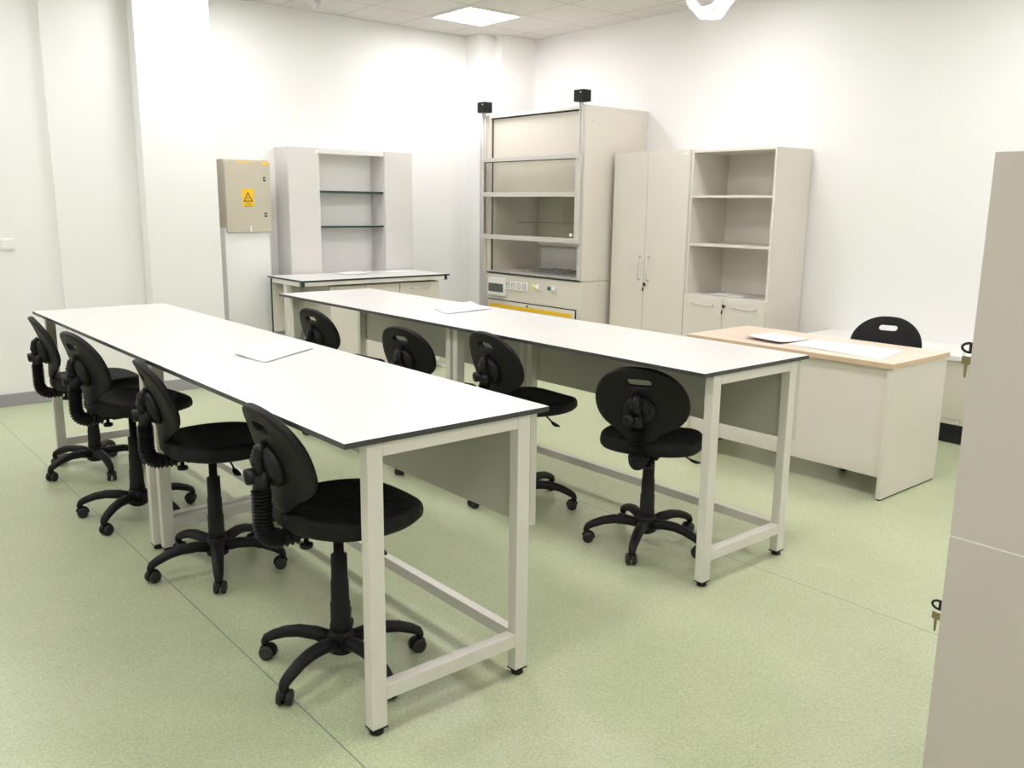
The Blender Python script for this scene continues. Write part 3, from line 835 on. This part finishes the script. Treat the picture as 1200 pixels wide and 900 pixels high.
for y0, y1, yh in ((4.712, 5.157, 5.105), (5.161, 5.555, 5.208)):
    dr = wd(FX-.0195, FX-.0005, y0, y1, .06, 1.984).build('door', 'laminate', wr)
    handle(MB(), (FX-.0195-6.11, yh-5.13, .890), (FX-.0195-6.11, yh-5.13, 1.092), (-1, 0, 0), .006, .032).build('handle', 'chrome', dr)
    if y0 < 5:
        lock_pair(5.140-5.13, .845, dr, FX-.0195-6.11); key_part(5.140-5.13, .845, dr, FX-.0195-6.11)
        wd(FX-.0203, FX-.0196, 4.735, 4.775, 1.945, 1.958, 0).build('sticker', 'sticker', dr)

bk = thing('bookcase', 'tall beige bookcase with open shelves above two short doors, right of the tall cabinet', 'bookcase', (6.11, 4.305, 0))
def bq(x0, x1, y0, y1, z0, z1, bev=.0015, mb=None, **k): return (mb or MB()).box(x0-6.11, x1-6.11, y0-4.305, y1-4.305, z0, z1, bev, **k)
Y0, Y1 = 3.903, 4.707
for y0, y1 in ((Y0, Y0+.019), (Y1-.019, Y1)): bq(FX, XR-.004, y0, y1, 0, 1.976).build('side_panel', 'laminate', bk)
bq(FX+.0005, XR-.004, Y0+.0195, Y1-.0195, 1.956, 1.9755).build('top_panel', 'laminate', bk)
bq(XR-.014, XR-.006, Y0+.0195, Y1-.0195, .06, 1.9555, 0).build('back_panel', 'laminate', bk)
bq(FX+.004, XR-.0145, Y0+.0195, Y1-.0195, 1.597, 1.617).build('shelf', 'laminate', bk)
bq(FX+.004, XR-.0145, Y0+.0195, Y1-.0195, 1.207, 1.227).build('shelf', 'laminate', bk)
bq(FX+.004, XR-.0145, Y0+.0195, Y1-.0195, .786, .806).build('deck', 'laminate', bk)
bq(FX+.03, XR-.0145, Y0+.0195, Y1-.0195, 0, .06).build('plinth', 'dark', bk)
for y0, y1, ha, hz in ((Y0+.003, 4.303, (3.985, 4.190), 1), (4.307, Y1-.003, (4.398, 4.602), 0)):
    dr = bq(FX-.0195, FX-.0005, y0, y1, .065, .804).build('door', 'laminate', bk)
    handle(MB(), (FX-.0195-6.11, ha[0]-4.305, .735), (FX-.0195-6.11, ha[1]-4.305, .735), (-1, 0, 0), .006, .032).build('handle', 'chrome', dr)
    if hz:
        lock_pair(4.285-4.305, .735, dr, FX-.0195-6.11); key_part(4.285-4.305, .728, dr, FX-.0195-6.11)
paper('paper_stack', 'white papers lying on the lowest open shelf of the bookcase', 'paper', [(5.93, 4.50), (5.94, 4.22), (6.13, 4.18), (6.16, 4.46)], .806, .01, sheets=2)

# ------------------------------------------------------------------ low console on the right wall
co = thing('wall_console', 'low beige console with a white ledge and black floor grille on the right wall', 'console', (6.1, 2.42, 0))
def cb(x0, x1, y0, y1, z0, z1, bev=.002, mb=None, **k): return (mb or MB()).box(x0-6.1, x1-6.1, y0-2.42, y1-2.42, z0, z1, bev, **k)
cb(5.850, XR-.002, 1.24, 3.60, .165, .5545).build('front_panel', 'console', co)
cb(5.836, XR-.002, 1.23, 3.61, .555, .590, .004).build('ledge', 'paint_white', co)
cb(5.855, XR-.002, 1.25, 3.59, .130, .1645).build('bottom_rail', 'console', co)
gr = cb(5.88, XR-.002, 1.26, 3.58, 0, .1295, 0)
for k in range(6): cb(5.868, 5.879, 1.26, 3.58, .012+k*.019, .022+k*.019, 0, mb=gr)
gr.build('floor_grille', 'dark', co)
MB().lathe([(.009, 0), (.007, .006)], 12, (5.855-6.1, 2.38-2.42, .150), (-1, 0, 0)).build('screw', 'white_plastic', co)

# ------------------------------------------------------------------ near cabinets at the right edge
NX0, NX1, NY0, NY1 = 1.998, 2.798, .36, .800
def near_cab(label, z0, z1, lockz):
    t = thing('storage_cabinet', label, 'storage cabinet', (2.398, .58, z0), 0, 'grey storage cabinets stacked at the right edge')
    f = lambda x0, x1, y0, y1, a, b_, bev=.0015: MB().box(x0-2.398, x1-2.398, y0-.58, y1-.58, a-z0, b_-z0, bev)
    bd = f(NX0+.0185, NX1-.0185, NY0, NY1-.0195, z0, z1)
    for xa in (NX0, NX1-.018): bd.box(xa-2.398, xa+.018-2.398, NY0-.58, NY1-.58, 0, z1-z0, .001)
    bd.build('body', 'near_grey', t)
    if z0 == 0: f(NX0-.0006, NX1+.0006, NY0+.001, NY1-.001, z1-.0035, z1+.0004, 0).build('top_edge_strip', 'paint_white', t)
    for x0, x1 in ((NX0+.019, 2.397), (2.399, NX1-.019)):
        d_ = f(x0, x1, NY1-.019, NY1, z0+.002, z1-.004).build('door', 'near_grey', t)
        if x0 < 2.1:
            MB().lathe([(.010, 0), (.010, .006), (.007, .008)], 16, (2.035-2.398, NY1-.58, lockz-z0), (0, 1, 0)).build('lock', 'chrome', d_)
    return t
near_cab('lower warm grey storage cabinet at the right edge, below the pale joint', 0, .7895, .597)
near_cab('upper warm grey storage cabinet at the right edge, stacked on the lower one', .790, 1.6427, 1.219)
def key_set(z, label):
    x = 2.035
    t = thing('key_ring', label, 'keys', (x, NY1+.008, z), 0, 'keys in the locks of the stacked grey cabinets')
    k = MB(); n = 16
    # D-shaped black grip: upright bar plus a half ring
    k.box(-.003, .003, .0005, .012, -.0125, .0125, .001)
    k.tube([(0, .010+.018*math.sin(PI*i/n), -.0105*math.cos(PI*i/n)) for i in range(n+1)], .0030, 8)
    k.build('key_grip', 'plastic_smooth', t)
    r = MB().tube([(0, .012+.012*math.cos(a), -.0155+.004*math.sin(a)) for a in [2*PI*i/20 for i in range(21)]], .0013, 6)
    r.build('ring', 'chrome', t)
    b = MB()
    b.box(-.0012, .0012, .006, .026, -.038, -.020, .0008)
    b.box(-.0012, .0012, .0125, .0195, -.050, -.0375, .0006)
    b.prism([(-.0012, .013, -.0495), (-.0012, .019, -.0495), (-.0012, .018, -.066), (-.0012, .0155, -.070), (-.0012, .0135, -.066)], (.0024, 0, 0))
    b.build('hanging_key', 'brass', t)
key_set(1.219, 'keys with a black grip hanging from the upper storage cabinet lock')
key_set(.597, 'keys with a black grip hanging from the lower storage cabinet lock')

# ------------------------------------------------------------------ wall plates on the left
sw = thing('wall_switch', 'white switch plate on the white wall at the left edge', 'switch', (1.28, 7.29, 1.20))
MB().box(-.085, .085, -.010, -.0005, -.043, .043, .003).build('plate', 'white_plastic', sw)
MB().box(-.07, -.003, -.014, -.0105, -.03, .03, .002).build('rocker', 'white_plastic', sw)
MB().box(.003, .07, -.014, -.0105, -.03, .03, .002).build('rocker', 'white_plastic', sw)
so = thing('wall_socket', 'white wall socket low on the white wall at the left edge', 'socket', (1.165, 7.29, .40))
MB().box(-.042, .042, -.010, -.0005, -.042, .042, .004).build('plate', 'white_plastic', so)
MB().lathe([(.026, 0), (.026, .004), (.021, .0045)], 20, (0, -.010, 0), (0, -1, 0)).build('socket_face', 'white_plastic', so)

# ------------------------------------------------------------------ world, camera, view
w = bpy.data.worlds.new('room_ambient'); sc.world = w; w.use_nodes = True
w.node_tree.nodes['Background'].inputs[0].default_value = (1, 1, 1, 1)
w.node_tree.nodes['Background'].inputs[1].default_value = .02

f, pitch, yaw, roll, H = 1022.7078, -.2023, .7008, .0119, 1.6904*.9
fw = Vector((math.sin(yaw)*math.cos(pitch), math.cos(yaw)*math.cos(pitch), math.sin(pitch)))
r = Vector((math.cos(yaw), -math.sin(yaw), 0)); u = r.cross(fw)
R2 = r*math.cos(roll) + u*math.sin(roll); U2 = -r*math.sin(roll) + u*math.cos(roll)
cam = bpy.data.cameras.new('camera'); co_ = bpy.data.objects.new('camera', cam); COL.objects.link(co_)
cam.sensor_fit = 'HORIZONTAL'; cam.sensor_width = 36; cam.lens = f*36/1200; cam.clip_start = .02
co_.matrix_world = Matrix(((R2.x, U2.x, -fw.x, 0), (R2.y, U2.y, -fw.y, 0), (R2.z, U2.z, -fw.z, H), (0, 0, 0, 1)))
sc.camera = co_

vs = sc.view_settings
sc.display_settings.display_device = 'sRGB'
vs.view_transform = 'Standard'; vs.look = 'None'; vs.gamma = 1; vs.use_curve_mapping = False
vs.exposure = 1.0
cy_ = sc.cycles
cy_.use_denoising = True
try: cy_.denoiser = 'OPENIMAGEDENOISE'
except Exception: pass
cy_.max_bounces = 10; cy_.diffuse_bounces = 6; cy_.glossy_bounces = 4; cy_.transparent_max_bounces = 12
cy_.sample_clamp_indirect = 8
